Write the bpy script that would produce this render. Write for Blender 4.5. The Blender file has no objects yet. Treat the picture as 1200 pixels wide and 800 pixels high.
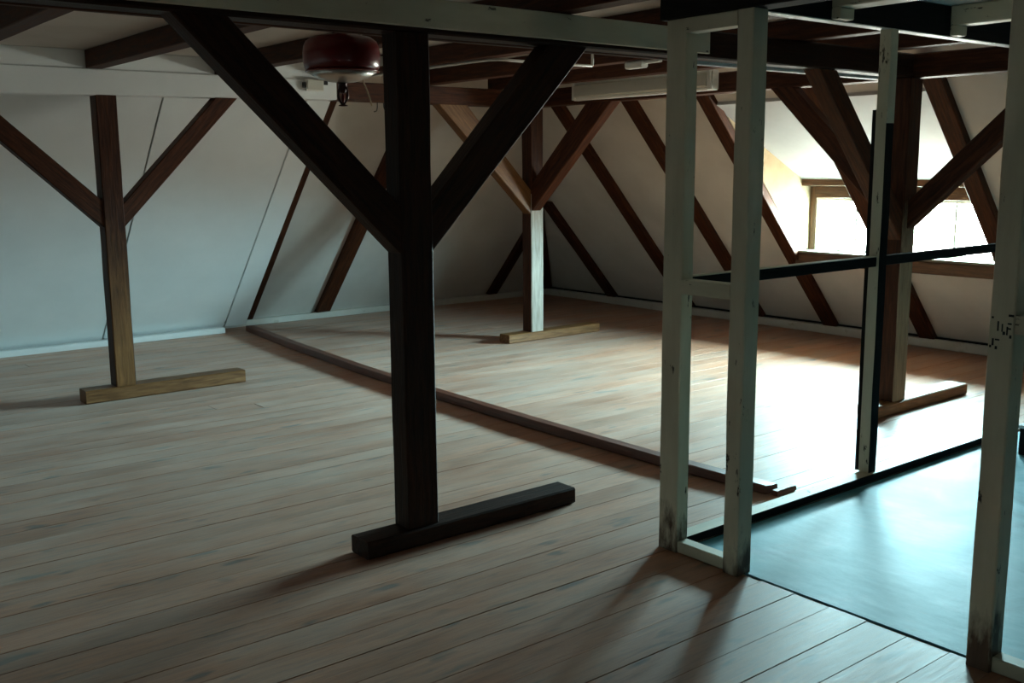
import bpy, bmesh, math, random
from mathutils import Vector, Matrix
random.seed(7)
S = bpy.context.scene
COL = S.collection

# ------------------------------------------------------------------ camera
cam_d = bpy.data.cameras.new('camera'); cam = bpy.data.objects.new('camera', cam_d); COL.objects.link(cam)
cam_d.sensor_width = 36.0; cam_d.lens = 36.13; cam_d.clip_start = 0.05
YAW, PITCH, ROLL = math.radians(51.364), math.radians(-9.643), math.radians(-0.445)
fw = Vector((math.cos(YAW)*math.cos(PITCH), math.sin(YAW)*math.cos(PITCH), math.sin(PITCH)))
rt = Vector((math.sin(YAW), -math.cos(YAW), 0)); up = rt.cross(fw)
r2 = rt*math.cos(ROLL) + up*math.sin(ROLL); u2 = up*math.cos(ROLL) - rt*math.sin(ROLL)
m = Matrix((r2, u2, -fw)).transposed().to_4x4(); m.translation = Vector((0, 0, 1.6))
cam.matrix_world = m
S.camera = cam

# ------------------------------------------------------------------ sky, portals, exposure
S.view_settings.view_transform = 'Standard'; S.view_settings.look = 'None'
S.view_settings.gamma = 1.0; S.view_settings.use_curve_mapping = False
S.view_settings.exposure = 1.85
W = bpy.data.worlds.new('overcast_sky'); S.world = W; W.use_nodes = True
nt = W.node_tree; nt.nodes.clear()
wo = nt.nodes.new('ShaderNodeOutputWorld'); bg = nt.nodes.new('ShaderNodeBackground')
tc = nt.nodes.new('ShaderNodeTexCoord'); sp = nt.nodes.new('ShaderNodeSeparateXYZ')
mr = nt.nodes.new('ShaderNodeMapRange'); mr.inputs['From Min'].default_value = -0.08; mr.inputs['From Max'].default_value = 0.08
mx = nt.nodes.new('ShaderNodeMix'); mx.data_type = 'RGBA'
mx.inputs[6].default_value = (0.21, 0.205, 0.185, 1)      # pale ground and roofs outside
mx.inputs[7].default_value = (0.60, 0.98, 1.08, 1)      # overcast sky
nt.links.new(tc.outputs['Generated'], sp.inputs[0]); nt.links.new(sp.outputs['Z'], mr.inputs['Value'])
nt.links.new(mr.outputs['Result'], mx.inputs['Factor']); nt.links.new(mx.outputs[2], bg.inputs['Color'])
bg.inputs['Strength'].default_value = 110.0
nt.links.new(bg.outputs[0], wo.inputs[0])

def portal(name, loc, nrm, sx, sy):
    l = bpy.data.lights.new(name, 'AREA'); l.shape = 'RECTANGLE'; l.size = sx; l.size_y = sy
    l.cycles.is_portal = True
    o = bpy.data.objects.new(name, l); COL.objects.link(o)
    n = Vector(nrm).normalized(); side = Vector((0, 0, 1)).cross(n).normalized(); v = n.cross(side)
    M = Matrix((side, v, n)).transposed().to_4x4(); M = Matrix((side, v, n)).transposed().to_4x4()
    M.translation = Vector(loc); o.matrix_world = M      # local -Z (the portal's facing) looks along -nrm
    return o
DORMERS = [(3.79, 5.65)]                                 # y span of the dormer in the right roof slope
for a, b in DORMERS:
    portal('window_portal', (8.10, (a+b)/2, 1.08), (1, 0, 0), b-a, 0.60)

# ------------------------------------------------------------------ materials
def mat(name):
    M = bpy.data.materials.new(name); M.use_nodes = True
    t = M.node_tree; return M, t, t.nodes['Principled BSDF']
def ramp(t, fac, stops):
    r = t.nodes.new('ShaderNodeValToRGB'); e = r.color_ramp.elements
    while len(e) < len(stops): e.new(0.5)
    for k, (p, c) in zip(e, stops): k.position = p; k.color = (*c, 1)
    t.links.new(fac, r.inputs[0]); return r.outputs[0]
def noise(t, scale, vec, detail=4, rough=0.55, dist=0):
    n = t.nodes.new('ShaderNodeTexNoise'); n.inputs['Scale'].default_value = scale
    n.inputs['Detail'].default_value = detail; n.inputs['Roughness'].default_value = rough; n.inputs['Distortion'].default_value = dist
    if vec: t.links.new(vec, n.inputs['Vector'])
    return n.outputs['Fac']
def mapping(t, out, sc, rnd=True):
    mp = t.nodes.new('ShaderNodeMapping'); mp.inputs['Scale'].default_value = sc
    if rnd:
        oi = t.nodes.new('ShaderNodeObjectInfo'); ml = t.nodes.new('ShaderNodeVectorMath'); ml.operation = 'SCALE'
        cx = t.nodes.new('ShaderNodeCombineXYZ')
        for i in range(3): t.links.new(oi.outputs['Random'], cx.inputs[i])
        ml.inputs['Scale'].default_value = 37.0; t.links.new(cx.outputs[0], ml.inputs[0])
        ad = t.nodes.new('ShaderNodeVectorMath'); ad.operation = 'ADD'
        t.links.new(out, ad.inputs[0]); t.links.new(ml.outputs[0], ad.inputs[1]); out = ad.outputs[0]
    t.links.new(out, mp.inputs[0]); return mp.outputs[0]
def bump(t, b, h, strength, dist=0.01):
    n = t.nodes.new('ShaderNodeBump'); n.inputs['Strength'].default_value = strength; n.inputs['Distance'].default_value = dist
    t.links.new(h, n.inputs['Height']); t.links.new(n.outputs[0], b.inputs['Normal'])
def mixc(t, f, a, b, mode='MIX'):
    x = t.nodes.new('ShaderNodeMix'); x.data_type = 'RGBA'; x.blend_type = mode
    for s, v in ((0, f), (6, a), (7, b)):
        if isinstance(v, (int, float)): x.inputs[s].default_value = v
        elif isinstance(v, tuple): x.inputs[s].default_value = (*v, 1)
        else: t.links.new(v, x.inputs[s])
    return x.outputs[2]
def wood(name, dark, mid, light, rough=0.55, bstr=0.35, knots=False, spec=0.4, vary=0.25):
    M, t, b = mat(name)
    co = t.nodes.new('ShaderNodeTexCoord').outputs['Object']
    g = noise(t, 9, mapping(t, co, (0.55, 6, 6)), 6, 0.6, 0.6)
    c = ramp(t, g, [(0.28, dark), (0.5, mid), (0.75, light)])
    if knots:
        k = noise(t, 3.4, mapping(t, co, (1.0, 3.6, 3.6)), 2, 0.5)
        kf = ramp(t, k, [(0.64, (0, 0, 0)), (0.73, (1, 1, 1))])
        c = mixc(t, kf, c, tuple(x*0.4 for x in dark))
        w = noise(t, 1.1, mapping(t, co, (1, 2, 2)), 4, 0.6)
        wf = ramp(t, w, [(0.35, (0, 0, 0)), (0.65, (0.32, 0.32, 0.32))])
        c = mixc(t, wf, c, (0.36, 0.31, 0.255))
    oi = t.nodes.new('ShaderNodeObjectInfo')
    v = ramp(t, oi.outputs['Random'], [(0, (1-vary,)*3), (1, (1+vary*0.3,)*3)])
    c = mixc(t, 1.0, c, v, 'MULTIPLY')
    t.links.new(c, b.inputs['Base Color'])
    rr = t.nodes.new('ShaderNodeMapRange'); rr.inputs['To Min'].default_value = rough-0.1; rr.inputs['To Max'].default_value = rough+0.12
    t.links.new(g, rr.inputs['Value']); t.links.new(rr.outputs[0], b.inputs['Roughness'])
    b.inputs['Specular IOR Level'].default_value = spec
    bump(t, b, g, bstr, 0.006)
    return M
M_TIMBER = wood('dark_stained_timber', (0.020, 0.006, 0.003), (0.060, 0.018, 0.007), (0.11, 0.036, 0.013), 0.6, 0.5, spec=0.22)
M_TIMBER_BACKLIT = wood('backlit_dark_timber', (0.012, 0.0045, 0.003), (0.032, 0.0115, 0.006), (0.055, 0.021, 0.010), 0.55, 0.5, spec=0.16)  # darker copy of the stained timber, backlit shade put into its colour
M_TAN = wood('worn_tan_timber', (0.085, 0.034, 0.010), (0.19, 0.083, 0.027), (0.30, 0.15, 0.056), 0.5, 0.4, spec=0.35)
def worn(name, top, bottom, x0, x1):
    # one timber whose finish is rubbed off towards its foot: local X runs up the upright
    M = top.copy(); M.name = name; t = M.node_tree; b = t.nodes['Principled BSDF']
    src = b.inputs['Base Color'].links[0].from_socket
    co = t.nodes.new('ShaderNodeTexCoord').outputs['Object']
    sx = t.nodes.new('ShaderNodeSeparateXYZ'); t.links.new(co, sx.inputs[0])
    n = noise(t, 3.5, mapping(t, co, (1, 3, 3)), 5, 0.65)
    ad = t.nodes.new('ShaderNodeMath'); ad.operation = 'MULTIPLY_ADD'; ad.inputs[1].default_value = 0.9
    t.links.new(n, ad.inputs[0]); t.links.new(sx.outputs[0], ad.inputs[2])
    r = t.nodes.new('ShaderNodeMapRange'); r.inputs['From Min'].default_value = x0+0.45; r.inputs['From Max'].default_value = x1+0.45
    r.inputs['To Min'].default_value = 1; r.inputs['To Max'].default_value = 0; t.links.new(ad.outputs[0], r.inputs['Value'])
    g = noise(t, 9, mapping(t, co, (0.55, 6, 6)), 6, 0.6, 0.6)
    c2 = ramp(t, g, [(0.28, tuple(v*0.5 for v in bottom)), (0.7, bottom)])
    t.links.new(mixc(t, r.outputs[0], src, c2), b.inputs['Base Color']); return M
M_WORN = worn('timber_worn_at_foot', M_TIMBER, (0.25, 0.112, 0.036), -0.75, 0.1)
M_WORN2 = worn('timber_worn_grey_at_foot', M_TIMBER, (0.34, 0.25, 0.17), -0.1, 0.25)
M_GREY = wood('pale_weathered_timber', (0.26, 0.22, 0.18), (0.42, 0.37, 0.32), (0.55, 0.5, 0.44), 0.7, 0.4)
M_FLOOR = wood('worn_pine_boards', (0.22, 0.062, 0.019), (0.38, 0.122, 0.041), (0.46, 0.175, 0.068), 0.48, 0.18, True, 0.38, 0.18)
_fb = M_FLOOR.node_tree.nodes['Principled BSDF']; 
_t = M_FLOOR.node_tree
_n = noise(_t, 1.3, mapping(_t, _t.nodes.new('ShaderNodeTexCoord').outputs['Object'], (0.8, 3, 1)), 5, 0.65)
_r = _t.nodes.new('ShaderNodeMapRange'); _r.inputs['From Min'].default_value = 0.3; _r.inputs['From Max'].default_value = 0.7
_r.inputs['To Min'].default_value = 0.12; _r.inputs['To Max'].default_value = 0.36; _t.links.new(_n, _r.inputs['Value']); _t.links.new(_r.outputs[0], _fb.inputs['Sheen Weight'])
_fb.inputs['Sheen Roughness'].default_value = 0.5; _fb.inputs['Sheen Tint'].default_value = (1.0, 0.88, 0.78, 1)   # dusty worn varnish
M_STRIP = wood('reddish_floor_batten', (0.075, 0.020, 0.010), (0.14, 0.040, 0.021), (0.20, 0.063, 0.035), 0.42, 0.2, spec=0.5)
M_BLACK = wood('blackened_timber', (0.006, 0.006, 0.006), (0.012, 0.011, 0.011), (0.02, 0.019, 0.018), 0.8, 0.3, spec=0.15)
M_FRAME = wood('brown_window_timber', (0.045, 0.019, 0.008), (0.095, 0.042, 0.017), (0.16, 0.075, 0.033), 0.5, 0.3)

def plaster(name, c1, c2, rough=0.85, b_=0.12, dirt=None):
    M, t, b = mat(name)
    co = t.nodes.new('ShaderNodeTexCoord').outputs['Object']
    n = noise(t, 1.7, mapping(t, co, (1, 1, 1)), 5, 0.6)
    c = ramp(t, n, [(0.3, c1), (0.7, c2)])
    if dirt:
        d = noise(t, 5.5, mapping(t, co, (1, 1, 1)), 6, 0.7)
        df = ramp(t, d, [(0.60, (0, 0, 0)), (0.72, (0.6, 0.6, 0.6))])
        c = mixc(t, df, c, dirt)
    t.links.new(c, b.inputs['Base Color']); b.inputs['Roughness'].default_value = rough
    f = noise(t, 60, co, 3, 0.6); bump(t, b, f, b_, 0.004)
    return M
M_PLASTER = plaster('white_limewash', (0.60, 0.565, 0.525), (0.70, 0.665, 0.625))
M_PANEL = plaster('white_painted_board', (0.76, 0.78, 0.78), (0.83, 0.85, 0.85))
M_WPAINT = plaster('white_gloss_paint', (0.76, 0.78, 0.78), (0.83, 0.85, 0.85), 0.5, 0.2)
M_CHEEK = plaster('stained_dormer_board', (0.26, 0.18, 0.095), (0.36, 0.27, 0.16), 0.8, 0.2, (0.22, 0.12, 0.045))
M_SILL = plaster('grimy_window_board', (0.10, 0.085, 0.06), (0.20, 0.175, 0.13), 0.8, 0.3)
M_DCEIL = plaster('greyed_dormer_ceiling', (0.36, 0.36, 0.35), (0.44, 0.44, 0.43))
M_BASE = plaster('grimy_white_baseboard', (0.60, 0.59, 0.54), (0.76, 0.75, 0.71), 0.7, 0.25, (0.32, 0.27, 0.20))
M_SOOT = plaster('old_plaster_behind_camera', (0.50, 0.49, 0.46), (0.58, 0.57, 0.54))
M_WHITE, _t, _b = mat('white_plastic'); _b.inputs['Base Color'].default_value = (0.78, 0.77, 0.72, 1); _b.inputs['Roughness'].default_value = 0.4
M_DIFF, _t, _b = mat('cream_lamp_diffuser'); _b.inputs['Base Color'].default_value = (0.62, 0.60, 0.52, 1); _b.inputs['Roughness'].default_value = 0.3
M_RED, _t, _b = mat('red_enamel'); _b.inputs['Base Color'].default_value = (0.16, 0.004, 0.005, 1); _b.inputs['Roughness'].default_value = 0.28; _b.inputs['Coat Weight'].default_value = 0.2
M_STEEL, _t, _b = mat('brushed_steel'); _b.inputs['Base Color'].default_value = (0.62, 0.61, 0.58, 1); _b.inputs['Metallic'].default_value = 0.9; _b.inputs['Roughness'].default_value = 0.35
M_DKMETAL, _t, _b = mat('dark_metal'); _b.inputs['Base Color'].default_value = (0.05, 0.02, 0.02, 1); _b.inputs['Metallic'].default_value = 0.6; _b.inputs['Roughness'].default_value = 0.4
M_BLK, _t, _b = mat('black_rubber'); _b.inputs['Base Color'].default_value = (0.012, 0.012, 0.012, 1); _b.inputs['Roughness'].default_value = 0.7
M_CORD, _t, _b = mat('beige_cord'); _b.inputs['Base Color'].default_value = (0.55, 0.45, 0.30, 1); _b.inputs['Roughness'].default_value = 0.6

def green_paint():
    M, t, b = mat('chipped_grey_green_paint')
    co = t.nodes.new('ShaderNodeTexCoord').outputs['Object']
    n = noise(t, 5, mapping(t, co, (0.35, 2, 2)), 5, 0.6)
    c = ramp(t, n, [(0.3, (0.55, 0.50, 0.375)), (0.7, (0.70, 0.645, 0.51))])
    ch = noise(t, 16, mapping(t, co, (0.45, 1.6, 1.6)), 5, 0.7)
    cf = ramp(t, ch, [(0.645, (0, 0, 0)), (0.675, (1, 1, 1))])
    c = mixc(t, cf, c, (0.05, 0.035, 0.022))
    t.links.new(c, b.inputs['Base Color']); b.inputs['Roughness'].default_value = 0.55
    inv = t.nodes.new('ShaderNodeMath'); inv.operation = 'SUBTRACT'; inv.inputs[0].default_value = 1.0
    t.links.new(cf, inv.inputs[1]); bump(t, b, inv.outputs[0], 0.6, 0.004)
    return M
M_GREEN = green_paint()
M_GSTUD = worn('grey_green_paint_worn_at_foot', M_GREEN, (0.13, 0.075, 0.045), -1.06, -0.90)

def lino():
    M, t, b = mat('worn_blue_linoleum')
    co = t.nodes.new('ShaderNodeTexCoord').outputs['Object']
    n = noise(t, 2.3, mapping(t, co, (1, 1, 1), False), 6, 0.65, 0.5)
    c = ramp(t, n, [(0.32, (0.07, 0.25, 0.32)), (0.5, (0.15, 0.43, 0.51)), (0.7, (0.26, 0.57, 0.65))])
    s = noise(t, 24, mapping(t, co, (0.4, 1.2, 1), False), 5, 0.7)
    sf = ramp(t, s, [(0.62, (0, 0, 0)), (0.75, (0.5, 0.5, 0.5))])
    c = mixc(t, sf, c, (0.30, 0.48, 0.52))
    t.links.new(c, b.inputs['Base Color'])
    rr = t.nodes.new('ShaderNodeMapRange'); rr.inputs['To Min'].default_value = 0.45; rr.inputs['To Max'].default_value = 0.65; b.inputs['Specular IOR Level'].default_value = 0.2
    t.links.new(n, rr.inputs['Value']); t.links.new(rr.outputs[0], b.inputs['Roughness'])
    h = noise(t, 7, mapping(t, co, (1, 2.2, 1), False), 3, 0.5)
    bump(t, b, h, 0.07, 0.02)
    return M
M_LINO = lino()
def glass():
    M = bpy.data.materials.new('thin_window_glass'); M.use_nodes = True; t = M.node_tree; t.nodes.clear()
    o = t.nodes.new('ShaderNodeOutputMaterial'); a = t.nodes.new('ShaderNodeBsdfTransparent'); g = t.nodes.new('ShaderNodeBsdfGlossy')
    a.inputs[0].default_value = (0.95, 0.98, 0.97, 1); g.inputs['Roughness'].default_value = 0.02
    x = t.nodes.new('ShaderNodeMixShader'); x.inputs[0].default_value = 0.06
    t.links.new(a.outputs[0], x.inputs[1]); t.links.new(g.outputs[0], x.inputs[2]); t.links.new(x.outputs[0], o.inputs[0])
    return M
M_GLASS = glass()

# ------------------------------------------------------------------ helpers
def tag(o, label=None, cat=None, group=None, kind=None):
    for k, v in (('label', label), ('category', cat), ('group', group), ('kind', kind)):
        if v: o[k] = v
    return o
def root(name, loc, label, cat, group=None):
    e = bpy.data.objects.new(name, None); COL.objects.link(e); e.location = loc; e.empty_display_size = 0.1
    return tag(e, label, cat, group)
def world_of(o):
    p = Vector((0, 0, 0))
    M = Matrix.Identity(4)
    while o is not None:
        M = Matrix.LocRotScale(o.location, o.rotation_euler, o.scale) @ M; o = o.parent
    return M
def put(name, verts, faces, mats, parent=None, axis=None, fmat=None, smooth=False):
    """link one mesh given in world coordinates; its local X runs along `axis` so that grain follows the timber"""
    c = sum((Vector(v) for v in verts), Vector())/len(verts)
    if axis is None: Rm = Matrix.Identity(3)
    else:
        x = Vector(axis).normalized(); h = Vector((0, 0, 1)) if abs(x.z) < 0.8 else Vector((0, 1, 0))
        y = h.cross(x).normalized(); z = x.cross(y); Rm = Matrix((x, y, z)).transposed()
    Mw = Rm.to_4x4(); Mw.translation = c
    inv = Mw.inverted()
    me = bpy.data.meshes.new(name); me.from_pydata([inv @ Vector(v) for v in verts], [], faces)
    for mt in (mats if isinstance(mats, (list, tuple)) else [mats]): me.materials.append(mt)
    if fmat:
        for p, k in zip(me.polygons, fmat): p.material_index = k
    if smooth:
        for p in me.polygons: p.use_smooth = True
    me.update()
    o = bpy.data.objects.new(name, me); COL.objects.link(o)
    if parent is not None:
        o.parent = parent; Mw = world_of(parent).inverted() @ Mw
    o.location = Mw.to_translation(); o.rotation_euler = Mw.to_euler()
    return o
def loft(name, rings4, mats, parent=None, ch=0.006, jit=0.0015, seg=1, fm=None):
    """timber through a list of 4-corner rings (matching order); corners chamfered, faces slightly uneven.
    fm(side, t) -> material slot for a face of side 0..3 at 0..1 along the length"""
    pts = []
    n = len(rings4)
    for i in range(n-1):
        for s in range(seg):
            f = s/seg
            pts.append([Vector(a).lerp(Vector(b), f) for a, b in zip(rings4[i], rings4[i+1])])
    pts.append([Vector(a) for a in rings4[-1]])
    V, F, K = [], [], []
    for i, r in enumerate(pts):
        j = jit if 0 < i < len(pts)-1 else 0
        for q in range(4):
            a, p, b = r[q-1], r[q], r[(q+1) % 4]
            c_ = min(ch, (a-p).length*0.4, (b-p).length*0.4)
            off = Vector((random.uniform(-j, j), random.uniform(-j, j), random.uniform(-j, j)))
            V.append(tuple(p+(a-p).normalized()*c_+off)); V.append(tuple(p+(b-p).normalized()*c_+off))
    for i in range(len(pts)-1):
        for k in range(8):
            F.append((i*8+k, i*8+(k+1) % 8, (i+1)*8+(k+1) % 8, (i+1)*8+k))
            K.append(fm((k//2) if k % 2 else (k//2), (i+0.5)/(len(pts)-1)) if fm else 0)
    F.append(tuple(reversed(range(8)))); K.append(0)
    F.append(tuple(range((len(pts)-1)*8, len(pts)*8))); K.append(0)
    ax = sum(pts[-1], Vector())/4 - sum(pts[0], Vector())/4
    # orientation check
    c0 = sum(pts[0], Vector())/4
    nrm = (pts[0][1]-pts[0][0]).cross(pts[0][2]-pts[0][1])
    if nrm.dot(ax) < 0: F = [tuple(reversed(f)) for f in F]
    return put(name, V, F, mats, parent, ax, K if fm else None)
def bar(name, x0, x1, y0, y1, z0, z1, mats, parent=None, ch=0.005, jit=0.0012, seg=None, fm=None):
    """axis-aligned timber; its grain runs along its longest side. sides for fm: z-run 0:-y 1:+x 2:+y 3:-x ; x-run 0:-z 1:+y 2:+z 3:-y ; y-run 0:-z 1:-x.."""
    d = (x1-x0, y1-y0, z1-z0); k = d.index(max(d))
    if seg is None: seg = max(1, int(max(d)/0.5))
    if k == 2: rg = [[(x0, y0, z), (x1, y0, z), (x1, y1, z), (x0, y1, z)] for z in (z0, z1)]
    elif k == 0: rg = [[(x, y0, z0), (x, y1, z0), (x, y1, z1), (x, y0, z1)] for x in (x0, x1)]
    else: rg = [[(x0, y, z0), (x1, y, z0), (x1, y, z1), (x0, y, z1)] for y in (y0, y1)]
    return loft(name, rg, mats, parent, ch, jit, seg, fm)
def tube(name, path, r, mt, parent=None, n=8, smooth_path=0):
    P = [Vector(p) for p in path]
    for _ in range(smooth_path):
        Q = [P[0]]
        for a, b in zip(P, P[1:]): Q += [a.lerp(b, 0.25), a.lerp(b, 0.75)]
        P = Q+[P[-1]]
    V, F = [], []
    prev = None
    for i, p in enumerate(P):
        d = (P[min(i+1, len(P)-1)]-P[max(i-1, 0)]).normalized()
        if prev is None:
            h = Vector((0, 0, 1)) if abs(d.z) < 0.9 else Vector((1, 0, 0)); a = h.cross(d).normalized()
        else: a = (prev-d*prev.dot(d)).normalized()
        prev = a; b = d.cross(a)
        for k in range(n):
            t = 2*math.pi*k/n; V.append(tuple(p+a*r*math.cos(t)+b*r*math.sin(t)))
    for i in range(len(P)-1):
        for k in range(n): F.append((i*n+k, i*n+(k+1) % n, (i+1)*n+(k+1) % n, (i+1)*n+k))
    F.append(tuple(reversed(range(n)))); F.append(tuple(range((len(P)-1)*n, len(P)*n)))
    return put(name, V, F, mt, parent, smooth=True)
def lathe(name, prof, c, mt, parent=None, n=40):
    V, F = [], []
    for r, z in prof:
        for k in range(n):
            t = 2*math.pi*k/n; V.append((c[0]+r*math.cos(t), c[1]+r*math.sin(t), c[2]+z))
    for i in range(len(prof)-1):
        for k in range(n): F.append((i*n+k, i*n+(k+1) % n, (i+1)*n+(k+1) % n, (i+1)*n+k))
    F.append(tuple(reversed(range(n)))); F.append(tuple(range((len(prof)-1)*n, len(prof)*n)))
    return put(name, V, F, mt, parent, smooth=True)
def slab(name, poly, thick, mt, parent=None):
    """flat polygon (world points) given thickness along -normal"""
    P = [Vector(p) for p in poly]; n = len(P)
    nr = (P[1]-P[0]).cross(P[2]-P[1]).normalized()
    V = [tuple(p) for p in P]+[tuple(p-nr*thick) for p in P]
    F = [tuple(range(n)), tuple(reversed(range(n, 2*n)))]+[(i, i+n, (i+1) % n+n, (i+1) % n) for i in range(n)]
    return put(name, V, F, mt, parent)
def struct(o): o['kind'] = 'structure'; return o

# ------------------------------------------------------------------ dimensions
TAN = 1.092                      # roof pitch, 47.5 degrees
XR, XP = 8.45, 8.53              # right slope at z=0.06: rafter faces, plaster
YR, YP = 9.90, 9.97              # left slope: rafter faces, plaster
YL = 9.74                        # left slope: painted boards of the white bay
XB, YB = -3.2, -3.2              # walls behind the camera
ZC = 2.39                        # ceiling
def rx(z, base=XP): return base-(z-0.06)/TAN
def ry(z, base=YP): return base-(z-0.06)/TAN

# ------------------------------------------------------------------ floor with its boards
fl = struct(put('floor', [(XB, YB, -0.06), (8.75, YB, -0.06), (8.75, 10.2, -0.06), (XB, 10.2, -0.06),
                          (XB, YB, -0.026), (8.75, YB, -0.026), (8.75, 10.2, -0.026), (XB, 10.2, -0.026)],
                [(3, 2, 1, 0), (4, 5, 6, 7), (0, 1, 5, 4), (1, 2, 6, 5), (2, 3, 7, 6), (3, 0, 4, 7)], M_BLACK))
def plank(x0, x1, y0, y1):
    g, c = 0.0007, 0.0012
    x0 += g*0.6; x1 -= g*0.6; y0 += g; y1 -= g
    dz = random.uniform(-0.0012, 0.0006); z0, z1 = -0.0258, dz
    R0 = [(x0, y0, z0), (x1, y0, z0), (x1, y1, z0), (x0, y1, z0)]
    R1 = [(x0, y0, z1-c), (x1, y0, z1-c), (x1, y1, z1-c), (x0, y1, z1-c)]
    R2 = [(x0+c, y0+c, z1), (x1-c, y0+c, z1), (x1-c, y1-c, z1), (x0+c, y1-c, z1)]
    V = R0+R1+R2; F = [(3, 2, 1, 0), (8, 9, 10, 11)]
    for k in range(4):
        j = (k+1) % 4; F += [(k, j, 4+j, 4+k), (4+k, 4+j, 8+j, 8+k)]
    put('plank', V, F, M_FLOOR, fl, (1, 0, 0))
y = YB
PW = 0.1545
while y < 10.0:
    y1 = min(y+PW, 10.0)
    right_edge = 4.02 if y > 2.80 else 3.125
    j = random.uniform(-2.6, 0.3) if random.random() < 0.85 else random.uniform(1.0, 3.0)
    plank(XB, j, y, y1); plank(j, right_edge, y, y1)
    if y > 2.80:
        if random.random() < 0.25:
            j2 = random.uniform(5.2, 7.4); plank(4.02, j2, y, y1); plank(j2, 8.52, y, y1)
        else: plank(4.02, 8.52, y, y1)
    y = y1
lin = struct(bar('floor_linoleum', 3.135, 8.50, YB, 2.79, -0.024, 0.003, M_LINO, None, 0.001, 0, 1))

# ------------------------------------------------------------------ roof slopes and walls
wl = struct(slab('wall_left', [(XB, ry(-0.07), -0.07), (rx(-0.07), ry(-0.07), -0.07), (rx(ZC), ry(ZC), ZC), (XB, ry(ZC), ZC)], 0.05, M_PLASTER))
# painted boards of the white bay, left of the floor batten
def lboard(x0, x1, d=0.0):
    a, b = 0.045, ZC-0.005
    slab('painted_board', [(x0, ry(a, YL+d), a), (x1, ry(a, YL+d), a), (x1, ry(b, YL+d), b), (x0, ry(b, YL+d), b)], 0.018, M_PANEL, wl)
for x0, x1 in ((-3.19, -1.9), (-1.894, -0.7), (-0.694, 0.5), (0.506, 1.71), (1.720, 2.910), (2.926, 4.096), (4.114, 4.33)): lboard(x0, x1)
# right slope pierced by the dormers
wr = []
ZS, ZT = 0.72, 1.515+(7.84-(0.06+XP*TAN-1.515-7.84*0.5)/(TAN-0.5))*0.5
def rquad(ya0, yb0, z0, ya1, yb1, z1):
    wr.append([(rx(z0), yb0, z0), (rx(z0), ya0, z0), (rx(z1), ya1, z1), (rx(z1), yb1, z1)])
hip = lambda z: ry(z)
d1 = DORMERS[0]
for z0, z1 in ((-0.07, ZS), (ZS, ZT), (ZT, ZC)):
    if z0 == ZS:
        rquad(YB, d1[0], z0, YB, d1[0], z1); rquad(d1[1], hip(z0), z0, d1[1], hip(z1), z1)
    else: rquad(YB, hip(z0), z0, YB, hip(z1), z1)
V, F = [], []
nrm = Vector((-TAN, 0, -1)).normalized()
for q in wr:
    k = len(V); V += q; V += [tuple(Vector(p)-nrm*0.04) for p in q]
    F += [(k, k+1, k+2, k+3), (k+7, k+6, k+5, k+4)]+[(k+i, k+4+i, k+4+(i+1) % 4, k+(i+1) % 4) for i in range(4)]
struct(put('wall_right', V, F, M_PLASTER))
struct(slab('ceiling', [(XB-0.1, YB-0.1, ZC), (XB-0.1, 7.95, ZC), (6.50, 7.95, ZC), (6.50, YB-0.1, ZC)], 0.04, M_PLASTER))
# walls behind the camera (out of view)
struct(bar('wall_front', XB, 8.6, YB-0.1, YB, 0, ZC+0.1, M_SOOT, None, 0.001, 0, 1))
struct(bar('wall_back', XB-0.1, XB, YB, 10.05, 0, ZC+0.1, M_SOOT, None, 0.001, 0, 1))

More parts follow.
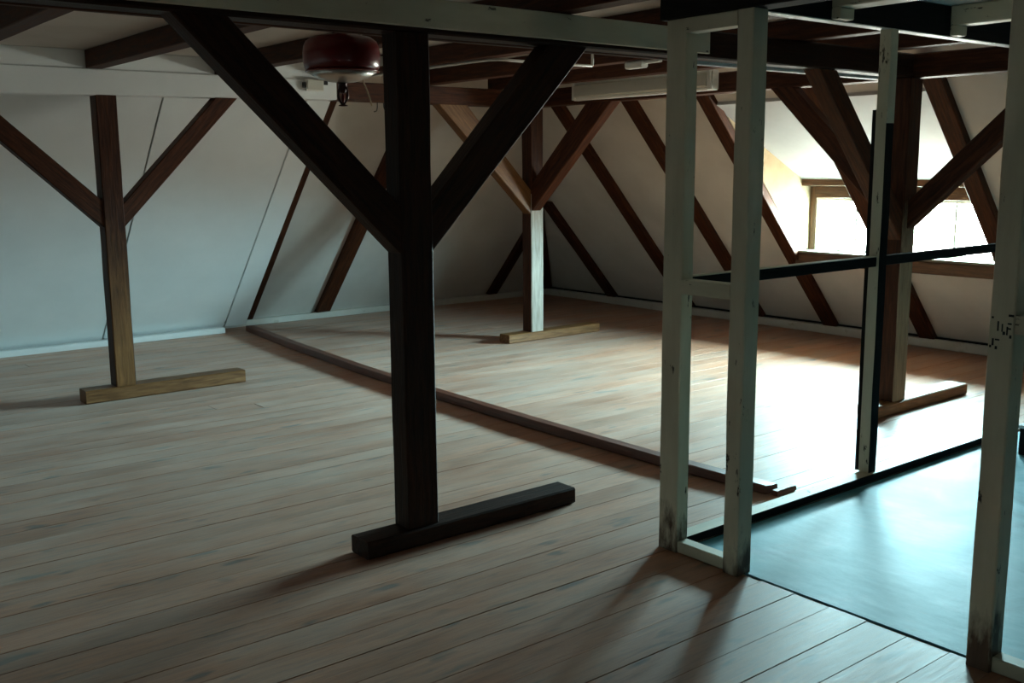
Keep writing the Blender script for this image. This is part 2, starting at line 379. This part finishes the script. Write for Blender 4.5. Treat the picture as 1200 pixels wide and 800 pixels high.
# ------------------------------------------------------------------ dormers with their windows
def dormer(n, ya, yb):
    xw = 7.84; zt = 1.515; sl = 0.5
    xi = (0.06+XP*TAN-zt-xw*sl)/(TAN-sl); zi = zt+(xw-xi)*sl      # where the dormer ceiling meets the slope
    for side, yy, s in (('left', yb, 1), ('right', ya, -1)):
        tri = [(xw+0.12, yy, 0.60), (xw+0.12, yy, zt), (xi, yy, zi+0.01)]
        tri = [(rx(0.62)+0.02, yy, 0.62), (xw+0.30, yy, 0.62), (xw+0.30, yy, zt-0.12), (xw, yy, zt+0.02), (xi, yy, zi+0.02)]
        if s < 0: tri = tri[::-1]
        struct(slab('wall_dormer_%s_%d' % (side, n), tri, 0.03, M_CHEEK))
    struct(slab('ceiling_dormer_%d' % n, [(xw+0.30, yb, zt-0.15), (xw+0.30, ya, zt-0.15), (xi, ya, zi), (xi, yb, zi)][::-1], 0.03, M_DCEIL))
    w = struct(bar('window_%d' % n, xw-0.02, xw+0.22, ya-0.01, yb+0.01, 0.715, 0.815, M_FRAME))
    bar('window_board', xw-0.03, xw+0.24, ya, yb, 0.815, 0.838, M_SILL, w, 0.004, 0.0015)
    fx0, fx1 = xw+0.15, xw+0.21
    bar('jamb', fx0, fx1, yb-0.065, yb, 0.838, 1.412, M_FRAME, w); bar('jamb', fx0, fx1, ya, ya+0.065, 0.838, 1.412, M_FRAME, w)
    bar('lintel', fx0-0.015, fx1, ya+0.065, yb-0.065, 1.305, 1.41, M_FRAME, w)
    bar('lintel_board', fx0-0.13, fx0-0.02, ya, yb, 1.413, 1.505, M_FRAME, w); bar('lintel_back', fx0-0.02, fx1, ya, yb, 1.413, 1.42, M_FRAME, w)
    ym = (ya+yb)/2
    bar('centre_post', fx0, fx1, ym-0.04, ym+0.04, 0.838, 1.305, M_FRAME, w)
    for a, b in ((ya+0.066, ym-0.041), (ym+0.041, yb-0.066)):
        c = bar('casement', fx0+0.005, fx0+0.035, a, b, 0.839, 0.866, M_WPAINT, w, 0.003, 0)
        bar('casement_rail', fx0+0.005, fx0+0.035, a, b, 1.278, 1.304, M_WPAINT, c, 0.003, 0)
        bar('casement_stile', fx0+0.005, fx0+0.035, a, a+0.028, 0.866, 1.278, M_WPAINT, c, 0.003, 0)
        bar('casement_stile', fx0+0.005, fx0+0.035, b-0.028, b, 0.866, 1.278, M_WPAINT, c, 0.003, 0)
        mm = (a+b)/2
        bar('glazing_bar', fx0+0.008, fx0+0.030, mm-0.009, mm+0.009, 0.866, 1.278, M_SILL, c, 0.003, 0)
        for p, q in ((a+0.028, mm-0.009), (mm+0.009, b-0.028)):
            bar('pane', fx0+0.018, fx0+0.021, p, q, 0.866, 1.278, M_GLASS, c, 0.0005, 0, 1)
dormer(1, *d1)

# ------------------------------------------------------------------ baseboards
bbL = struct(bar('baseboard_left', -3.19, 4.05, 9.60, 9.70, 0.0, 0.055, M_WPAINT, None, 0.006, 0.002))
bbM = struct(bar('baseboard_corner', 4.10, 8.44, 9.89, 9.97, 0.0, 0.065, M_BASE, None, 0.006, 0.003))
bbR = struct(bar('baseboard_right', 8.42, 8.50, YB, 9.888, 0.0, 0.08, M_BASE, None, 0.006, 0.004))
bar('upper_ledge', 8.462, 8.53, YB, 9.885, 0.0805, 0.096, M_BLACK, bbR, 0.003, 0.003)

# ------------------------------------------------------------------ rafters
def rafter_x(yc, label, w=0.14, z0=0.072, z1=2.30):
    a, b = yc-w/2, yc+w/2
    f = lambda z, base: rx(z, base)
    rg = [[(f(z, XR), a, z), (f(z, XR+0.10), a, z), (f(z, XR+0.10), b, z), (f(z, XR), b, z)] for z in (z0, z1)]
    o = loft('rafter', rg, M_TIMBER, None, 0.006, 0.002, 6)
    return tag(o, label, 'rafter', 'rafters of the right roof slope')
for yc, lab in ((7.49, 'brown sloping rafter rising behind the mid brace, nearest the corner post'),
                (6.55, 'brown sloping rafter whose upper end passes behind the fluorescent lamp'),
                (5.695, 'brown sloping rafter along the left edge of the dormer opening'),
                (4.70, 'brown sloping rafter crossing the middle of the bright dormer window'),
                (3.72, 'brown sloping rafter at the right side of the bright dormer window')):
    rafter_x(yc, lab)
rafter_x(8.68, 'short dark jack rafter in the back corner beside the hip', 0.13, 0.072, 1.22)
def rafter_y(xc, label, w=0.12, z0=0.068, z1=2.30):
    a, b = xc-w/2, xc+w/2
    rg = [[(a, ry(z, YR), z), (b, ry(z, YR), z), (b, ry(z, YR+0.10), z), (a, ry(z, YR+0.10), z)] for z in (z0, z1)]
    return tag(loft('rafter', rg, M_TIMBER, None, 0.006, 0.002, 6), label, 'rafter', 'rafters of the left roof slope')
rafter_y(4.42, 'slim dark rafter beside the white boards, at the end of the floor batten', 0.12)
rafter_y(5.30, 'dark brown sloping rafter partly hidden behind the near post', 0.16)
rafter_y(7.62, 'short dark jack rafter left of the corner post', 0.13, 0.068, 0.92)
hb = Vector((1, -1, 0)).normalized()*0.06
rg = []
for z in (0.07, 2.28):
    p = Vector((rx(z, XR), ry(z, YR-0.05), z)); o_ = Vector((0.07, 0.07, 0))
    rg.append([p-hb, p+hb, p+hb+o_, p-hb+o_])
tag(loft('hip_rafter', rg, M_TIMBER, None, 0.006, 0.002, 6), 'dark hip rafter rising steeply out of the far back corner', 'rafter')

# ------------------------------------------------------------------ ceiling joists, beams and purlins
JL = {1.345: 'brown ceiling joist at the top left corner of the view', 2.255: 'brown ceiling joist with its square end above the white painted purlin',
      3.15: 'brown ceiling joist passing behind the red extinguisher', 4.03: 'brown ceiling joist carrying the white conduit',
      4.93: 'brown ceiling joist carrying the small white fitting', 5.75: 'brown ceiling joist nearest the purlin with the lamp'}
for x, lab in JL.items():
    y0 = YB+0.01 if x < 3.5 else 2.92
    y1 = 7.30 if x < 3 else 7.44
    tag(bar('ceiling_joist', x-0.055, x+0.055, y0, y1, 2.27, 2.388, M_TIMBER), lab, 'joist', 'ceiling joists')
for x0, x1, lab in ((4.115, 4.24, 'grey-green painted joist at the top, left of the two above the alcove'), (5.14, 5.24, 'grey-green painted joist at the top right above the alcove')):
    j = root('alcove_joist', (x0, 2.8, 2.24), lab, 'joist', 'painted joists above the alcove')
    bar('joist_beam', x0, x1, YB+0.01, 2.835, 2.29, 2.388, M_GREEN, j)
    bar('hanger', x0, x1-0.02, 2.79, 2.835, 2.240, 2.29, M_GREEN, j)
# front beam: dark timber with a grey-green board on its near face
fb = root('front_beam', (2.34, 3.6, 2.13), 'heavy dark beam across the top with a grey-green board on its face', 'beam')
bar('beam', XB+0.01, 6.02, 3.545, 3.67, 2.13, 2.268, M_TIMBER_BACKLIT, fb, 0.008, 0.002)
bar('painted_fascia', XB+0.01, 4.10, 3.525, 3.544, 2.150, 2.262, M_GREEN, fb, 0.003, 0.001)
bar('rear_batten', XB+0.01, 4.09, 3.671, 3.70, 2.125, 2.16, M_TIMBER, fb, 0.004, 0.001)
bar('white_rear_batten', 4.092, 5.95, 3.671, 3.70, 2.112, 2.16, M_WPAINT, fb, 0.004, 0.001)
pl_ = root('left_purlin', (2.33, 7.33, 2.125), 'long purlin under the left roof slope, white painted then bare brown', 'beam')
pz = lambda x: 2.098+(x-2.3)*0.015
loft('white_length', [[(x, 7.26, pz(x)), (x, 7.40, pz(x)), (x, 7.40, 2.268), (x, 7.26, 2.268)] for x in (XB+0.01, 4.075)], M_WPAINT, pl_, 0.006, 0.0015, 12)
jx = sorted(k for k in JL if k < 4.1)
for a, b in zip([XB+0.07]+jx, jx): bar('infill_board', a+0.056, b-0.056, 7.275, 7.29, 2.2685, 2.388, M_WPAINT, pl_, 0.002, 0)
bar('brown_length', 4.076, 6.19, 7.262, 7.40, 2.122, 2.268, M_TIMBER, pl_, 0.006, 0.0015)
tag(bar('lamp_purlin', 6.03, 6.19, YB+0.01, 7.26, 2.125, 2.268, M_TIMBER, None, 0.008, 0.002), 'brown purlin along the right slope carrying the fluorescent lamp', 'beam')

# ------------------------------------------------------------------ posts with braces and foot sills
def brace(par, axis, face, sgn, c0, c1, outer, inner, mt=M_TIMBER, ZB=2.128):
    """axis 'x' or 'y': direction of the brace; face: coordinate of the post face; outer/inner = (z at post, reach at the beam)"""
    def P(u, z, c): return (face+sgn*u, c, z) if axis == 'x' else (c, face+sgn*u, z)
    r0 = [P(-0.004, outer[0], c0), P(-0.004, inner[0], c0), P(-0.004, inner[0], c1), P(-0.004, outer[0], c1)]
    r1 = [P(outer[1], ZB, c0), P(inner[1], ZB, c0), P(inner[1], ZB, c1), P(outer[1], ZB, c1)]
    return loft('brace', [r0, r1], mt, par, 0.006, 0.0015, 3)
def post(label, x0, x1, y0, y1, sx0, sx1, sh, umats, fm=None, sill_mat=M_TIMBER, sy=None, ztop=2.128):
    r = root('timber_post', ((x0+x1)/2, (y0+y1)/2, 0), label, 'post', 'timber posts with braces')
    bar('upright', x0, x1, y0, y1, sh+0.001, ztop, umats, r, 0.006, 0.002, 8, fm)
    s0, s1 = sy or (y0-0.01, y1+0.01)
    bar('foot_sill', sx0, sx1, s0, s1, 0.002, sh, sill_mat, r, 0.007, 0.002)
    return r
p = post('nearest dark timber post with two braces and a dark foot sill', 2.265, 2.42, 3.545, 3.66, 2.05, 3.20, 0.078, M_TIMBER_BACKLIT, sill_mat=M_TIMBER_BACKLIT, sy=(3.525, 3.66))
brace(p, 'x', 2.265, -1, 3.55, 3.655, (1.25, 0.90), (1.45, 0.69), M_TIMBER_BACKLIT); brace(p, 'x', 2.42, 1, 3.55, 3.655, (1.25, 0.87), (1.45, 0.64), M_TIMBER_BACKLIT)
p = post('brown timber post in the white bay with golden foot sill', 2.245, 2.385, 7.265, 7.395, 2.03, 3.20, 0.095, [M_TIMBER, M_WORN],
         lambda s, t: 1 if s == 0 else 0, M_TAN, (7.25, 7.40), 2.099)
brace(p, 'x', 2.245, -1, 7.275, 7.385, (1.205, 0.92), (1.39, 0.74), ZB=2.088); brace(p, 'x', 2.385, 1, 7.275, 7.385, (1.205, 0.875), (1.365, 0.71), ZB=2.109)
p = post('corner timber post at the back with one pale face and a worn foot sill', 6.045, 6.19, 7.265, 7.40, 5.77, 6.90, 0.08, [M_TIMBER, M_GREY],
         lambda s, t: 1 if (s == 0 and t < 0.62) else 0, M_TAN, (7.255, 7.40), 2.118)
brace(p, 'x', 6.045, -1, 7.275, 7.385, (1.17, 1.0), (1.39, 0.70), M_TAN); brace(p, 'y', 7.265, -1, 6.05, 6.16, (1.20, 1.03), (1.45, 0.72))
p = post('brown timber post in front of the dormer window with pale-topped foot sill', 5.99, 6.135, 3.54, 3.665, 5.79, 6.905, 0.075, [M_TIMBER, M_WORN2],
         lambda s, t: 1 if s == 0 else 0, M_TAN, (3.52, 3.67), 2.122)
brace(p, 'x', 5.99, -1, 3.55, 3.66, (1.12, 0.93), (1.31, 0.76)); brace(p, 'y', 3.665, 1, 6.035, 6.125, (1.20, 0.97), (1.38, 0.78)); brace(p, 'y', 3.54, -1, 6.035, 6.125, (1.19, 1.0), (1.37, 0.80))

# ------------------------------------------------------------------ open stud partition
pt = root('stud_partition', (3.12, 2.83, 0), 'open partition frame of chipped grey-green studs around the alcove', 'partition')
def stud(x0, x1, y0, y1, z0, z1, mats=M_GSTUD, fm=None): return bar('stud', x0, x1, y0, y1, z0, z1, mats, pt, 0.004, 0.0015, 10, fm)
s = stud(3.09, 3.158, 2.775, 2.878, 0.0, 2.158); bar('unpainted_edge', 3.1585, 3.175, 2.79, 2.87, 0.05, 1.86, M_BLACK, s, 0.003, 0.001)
stud(3.08, 3.166, 2.448, 2.522, 0.0, 2.158)
s = stud(3.08, 3.162, 1.438, 1.515, 0.0, 2.158)
for (u, v, hh, ww) in ((1.505, 1.137, 0.006, 0.006), (1.487, 1.112, 0.030, 0.005), (1.474, 1.108, 0.024, 0.004), (1.468, 1.092, 0.010, 0.008), (1.4585, 1.10, 0.026, 0.005), (1.452, 1.122, 0.005, 0.012),
                       (1.449, 1.147, 0.007, 0.016), (1.452, 1.107, 0.005, 0.010), (1.4475, 1.083, 0.010, 0.007), (1.500, 1.062, 0.022, 0.006), (1.487, 1.070, 0.005, 0.014), (1.513-0.006, 1.048, 0.008, 0.006), (1.489, 1.045, 0.010, 0.007)):
    bar('dark_mark', 3.0788, 3.0804, u-ww/2, u+ww/2, v-hh/2, v+hh/2, M_BLK, s, 0.0003, 0, 1)
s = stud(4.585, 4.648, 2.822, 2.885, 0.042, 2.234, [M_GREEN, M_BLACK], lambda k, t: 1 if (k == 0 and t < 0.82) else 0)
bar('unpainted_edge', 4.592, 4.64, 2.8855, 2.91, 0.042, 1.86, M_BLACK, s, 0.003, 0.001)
stud(3.08, 3.16, 0.36, 0.437, 0.0, 2.158)
stud(5.952, 6.015, 2.822, 2.885, 0.043, 2.234)
bar('bottom_plate', 3.18, 6.02, 2.795, 2.875, 0.003, 0.042, [M_GREEN, M_BLACK], pt, 0.004, 0.002, None, lambda k, t: 1 if k == 3 else 0)  # near face coloured black for the shadow it stands in
bar('bottom_plate', 3.095, 3.155, 2.523, 2.774, 0.001, 0.05, M_GREEN, pt, 0.004, 0.002)
bar('bottom_plate', 3.095, 3.155, 0.438, 1.437, 0.001, 0.05, M_GREEN, pt, 0.004, 0.002)
bar('crossbar', 3.082, 3.15, 2.523, 2.774, 1.092, 1.150, M_GREEN, pt, 0.003, 0.001)
bar('crossbar', 3.082, 3.15, 0.438, 1.437, 1.092, 1.150, M_GREEN, pt, 0.003, 0.001)
bar('upper_crossbar', 3.082, 3.15, 2.523, 2.774, 2.103, 2.158, M_GREEN, pt, 0.003, 0.001)
rl = bar('rail', 3.176, 4.584, 2.84, 2.875, 1.098, 1.146, M_BLACK, pt, 0.003, 0.001); bar('rail', 4.650, 5.95, 2.84, 2.875, 1.100, 1.148, M_BLACK, pt, 0.003, 0.001)
bar('rail_cap', 3.176, 4.584, 2.838, 2.877, 1.1462, 1.150, M_GREEN, rl, 0.001, 0)
bar('top_plate', 3.075, 3.185, YB+0.01, 2.90, 2.159, 2.2695, M_BLACK, pt, 0.004, 0.001)
bar('header', 3.19, 6.02, 2.84, 2.90, 2.240, 2.387, M_BLACK, pt, 0.004, 0.001)
bar('header_soffit_strip', 3.19, 6.02, 2.838, 2.90, 2.235, 2.2395, M_WPAINT, pt, 0.001, 0)

# ------------------------------------------------------------------ floor batten across the boards
pth = [(4.26, 9.59), (4.13, 8.4), (4.02, 7.0), (3.965, 5.9), (3.945, 4.8), (3.955, 3.7), (4.00, 3.02)]
rg = []
for i, (x, y) in enumerate(pth):
    h = 0.058 if i < len(pth)-1 else 0.045
    rg.append([(x, y, 0.001), (x+0.10, y, 0.001), (x+0.094, y, h*0.86), (x+0.003, y, h)])
tag(loft('floor_batten', rg, M_STRIP, None, 0.005, 0.0015, 2), 'long reddish brown batten running across the floorboards from the left wall', 'batten')
tag(bar('batten_offcut', 4.02, 4.17, 2.96, 3.0, 0.001, 0.028, M_STRIP, None, 0.006, 0.002), 'short dark offcut at the near end of the floor batten', 'offcut')

# ------------------------------------------------------------------ fluorescent lamp
lm = root('fluorescent_lamp', (6.0, 5.83, 2.14), 'long cream fluorescent lamp fixed to the brown purlin', 'lamp')
bar('housing', 5.955, 6.025, 5.09, 6.60, 2.142, 2.288, M_WHITE, lm, 0.012, 0, 1)
bar('diffuser', 5.925, 5.955, 5.13, 6.56, 2.165, 2.268, M_DIFF, lm, 0.010, 0, 1)
bar('end_cap', 5.93, 5.9555, 6.56, 6.598, 2.146, 2.284, M_WHITE, lm, 0.008, 0, 1)
bar('end_cap', 5.93, 5.9555, 5.0925, 5.13, 2.146, 2.284, M_WHITE, lm, 0.008, 0, 1)
# ------------------------------------------------------------------ hanging red extinguisher
EX = (2.275, 4.0, 0)
ex = root('ceiling_extinguisher', (EX[0], EX[1], 1.87), 'round red automatic extinguisher hanging below the joist beside the near post', 'extinguisher')
prof = [(0.02, 2.158), (0.09, 2.156), (0.128, 2.148), (0.150, 2.132), (0.160, 2.112), (0.164, 2.085), (0.164, 2.050), (0.160, 2.025), (0.150, 2.010)]
bd = lathe('tank', [(r, z) for r, z in prof][::-1], EX, M_RED, ex, 48)
lathe('rim', [(0.148, 2.004), (0.156, 2.006), (0.157, 2.0095), (0.15, 2.0105)], EX, M_RED, bd, 48)
lathe('steel_underside', [(0.02, 1.962), (0.06, 1.966), (0.11, 1.982), (0.146, 2.004)], EX, M_STEEL, ex, 48)
nz = lathe('nozzle', [(0.010, 1.918), (0.016, 1.925), (0.020, 1.945), (0.017, 1.956), (0.024, 1.9615)], EX, M_DKMETAL, ex, 20)
for k in range(4):
    a = math.pi/2*k+0.4; cx, cy = math.cos(a), math.sin(a)
    tube('cage_arm', [(EX[0]+cx*0.018, EX[1]+cy*0.018, 1.943), (EX[0]+cx*0.027, EX[1]+cy*0.027, 1.925), (EX[0]+cx*0.027, EX[1]+cy*0.027, 1.895), (EX[0]+cx*0.006, EX[1]+cy*0.006, 1.872)], 0.0042, M_DKMETAL, nz, 6, 1)
lathe('deflector', [(0.005, 1.862), (0.020, 1.864), (0.020, 1.867), (0.006, 1.872)], EX, M_DKMETAL, nz, 20)
lathe('glass_bulb', [(0.004, 1.873), (0.007, 1.885), (0.007, 1.905), (0.004, 1.917)], EX, M_RED, nz, 12)
bar('bracket', EX[0]-0.028, EX[0]+0.028, EX[1]-0.02, EX[1]+0.02, 2.157, 2.2695, M_DKMETAL, ex, 0.004, 0, 1)
tag(tube('hanging_cord', [(2.36, 4.0, 2.262), (2.455, 4.10, 2.06), (2.462, 4.15, 1.99), (2.49, 4.16, 1.955), (2.515, 4.16, 1.88)], 0.0035, M_CORD, None, 6, 2), 'thin beige cord dangling behind the red extinguisher', 'cord')

# ------------------------------------------------------------------ boxes, conduit, wires
jb = root('junction_box', (3.87, 7.245, 2.18), 'pale square junction box on the white purlin below the red extinguisher', 'junction box')
bar('box_body', 3.80, 3.945, 7.225, 7.259, 2.182, 2.270, M_WHITE, jb, 0.006, 0, 1)
bar('box_lid', 3.808, 3.937, 7.219, 7.225, 2.190, 2.262, M_DIFF, jb, 0.002, 0, 1)
bar('cable_gland', 3.775, 3.7995, 7.232, 7.252, 2.205, 2.245, M_BLK, jb, 0.003, 0, 1)
bar('cable_gland', 3.9455, 3.985, 7.232, 7.252, 2.232, 2.262, M_BLK, jb, 0.003, 0, 1)
tag(bar('switch_box', 3.945, 3.9745, 6.40, 6.49, 2.31, 2.375, M_WHITE, None, 0.004, 0, 1), 'small white box on the joist right of the red extinguisher', 'junction box')
cd = tube('conduit', [(4.03, 7.0, 2.262), (4.03, 6.0, 2.262), (4.035, 5.30, 2.262), (4.06, 5.16, 2.256), (4.14, 5.14, 2.25), (4.79, 5.13, 2.25), (4.80, 5.13, 2.262), (4.80, 5.13, 2.33)], 0.0085, M_WHITE, None, 8, 1)
tag(cd, 'thin white conduit running along and across the brown joists', 'conduit')
ft = root('joist_fitting', (4.93, 4.85, 2.25), 'small white electrical fitting under the joist by the lamp', 'fitting')
bar('fitting_body', 4.90, 4.96, 4.78, 4.93, 2.222, 2.2695, M_WHITE, ft, 0.010, 0, 1)
bar('fitting_spout', 4.915, 4.945, 4.64, 4.78, 2.246, 2.2695, M_WHITE, ft, 0.006, 0, 1)
for x, dx, lab in ((4.47, -0.045, 'curled dark wire under the purlin, the left of two'), (4.53, 0.04, 'curled dark wire under the purlin, the right of two')):
    tag(tube('loose_wire', [(x, 7.31, 2.116), (x, 7.31, 2.08), (x+dx*0.3, 7.30, 2.05), (x+dx, 7.29, 2.045)], 0.004, M_BLK, None, 6, 2), lab, 'wire', 'loose wires below the purlin')
# dark chest just inside the right edge of the view
ch = root('low_chest', (5.95, 2.35, 0.003), 'dark low chest with pale lid edge beyond the right-hand stud', 'chest')
bar('chest_body', 5.64, 6.40, 1.75, 2.56, 0.004, 0.155, M_BLACK, ch, 0.004, 0.001)
bar('chest_lid', 5.63, 6.41, 1.74, 2.57, 0.1555, 0.172, M_WPAINT, ch, 0.003, 0.001)
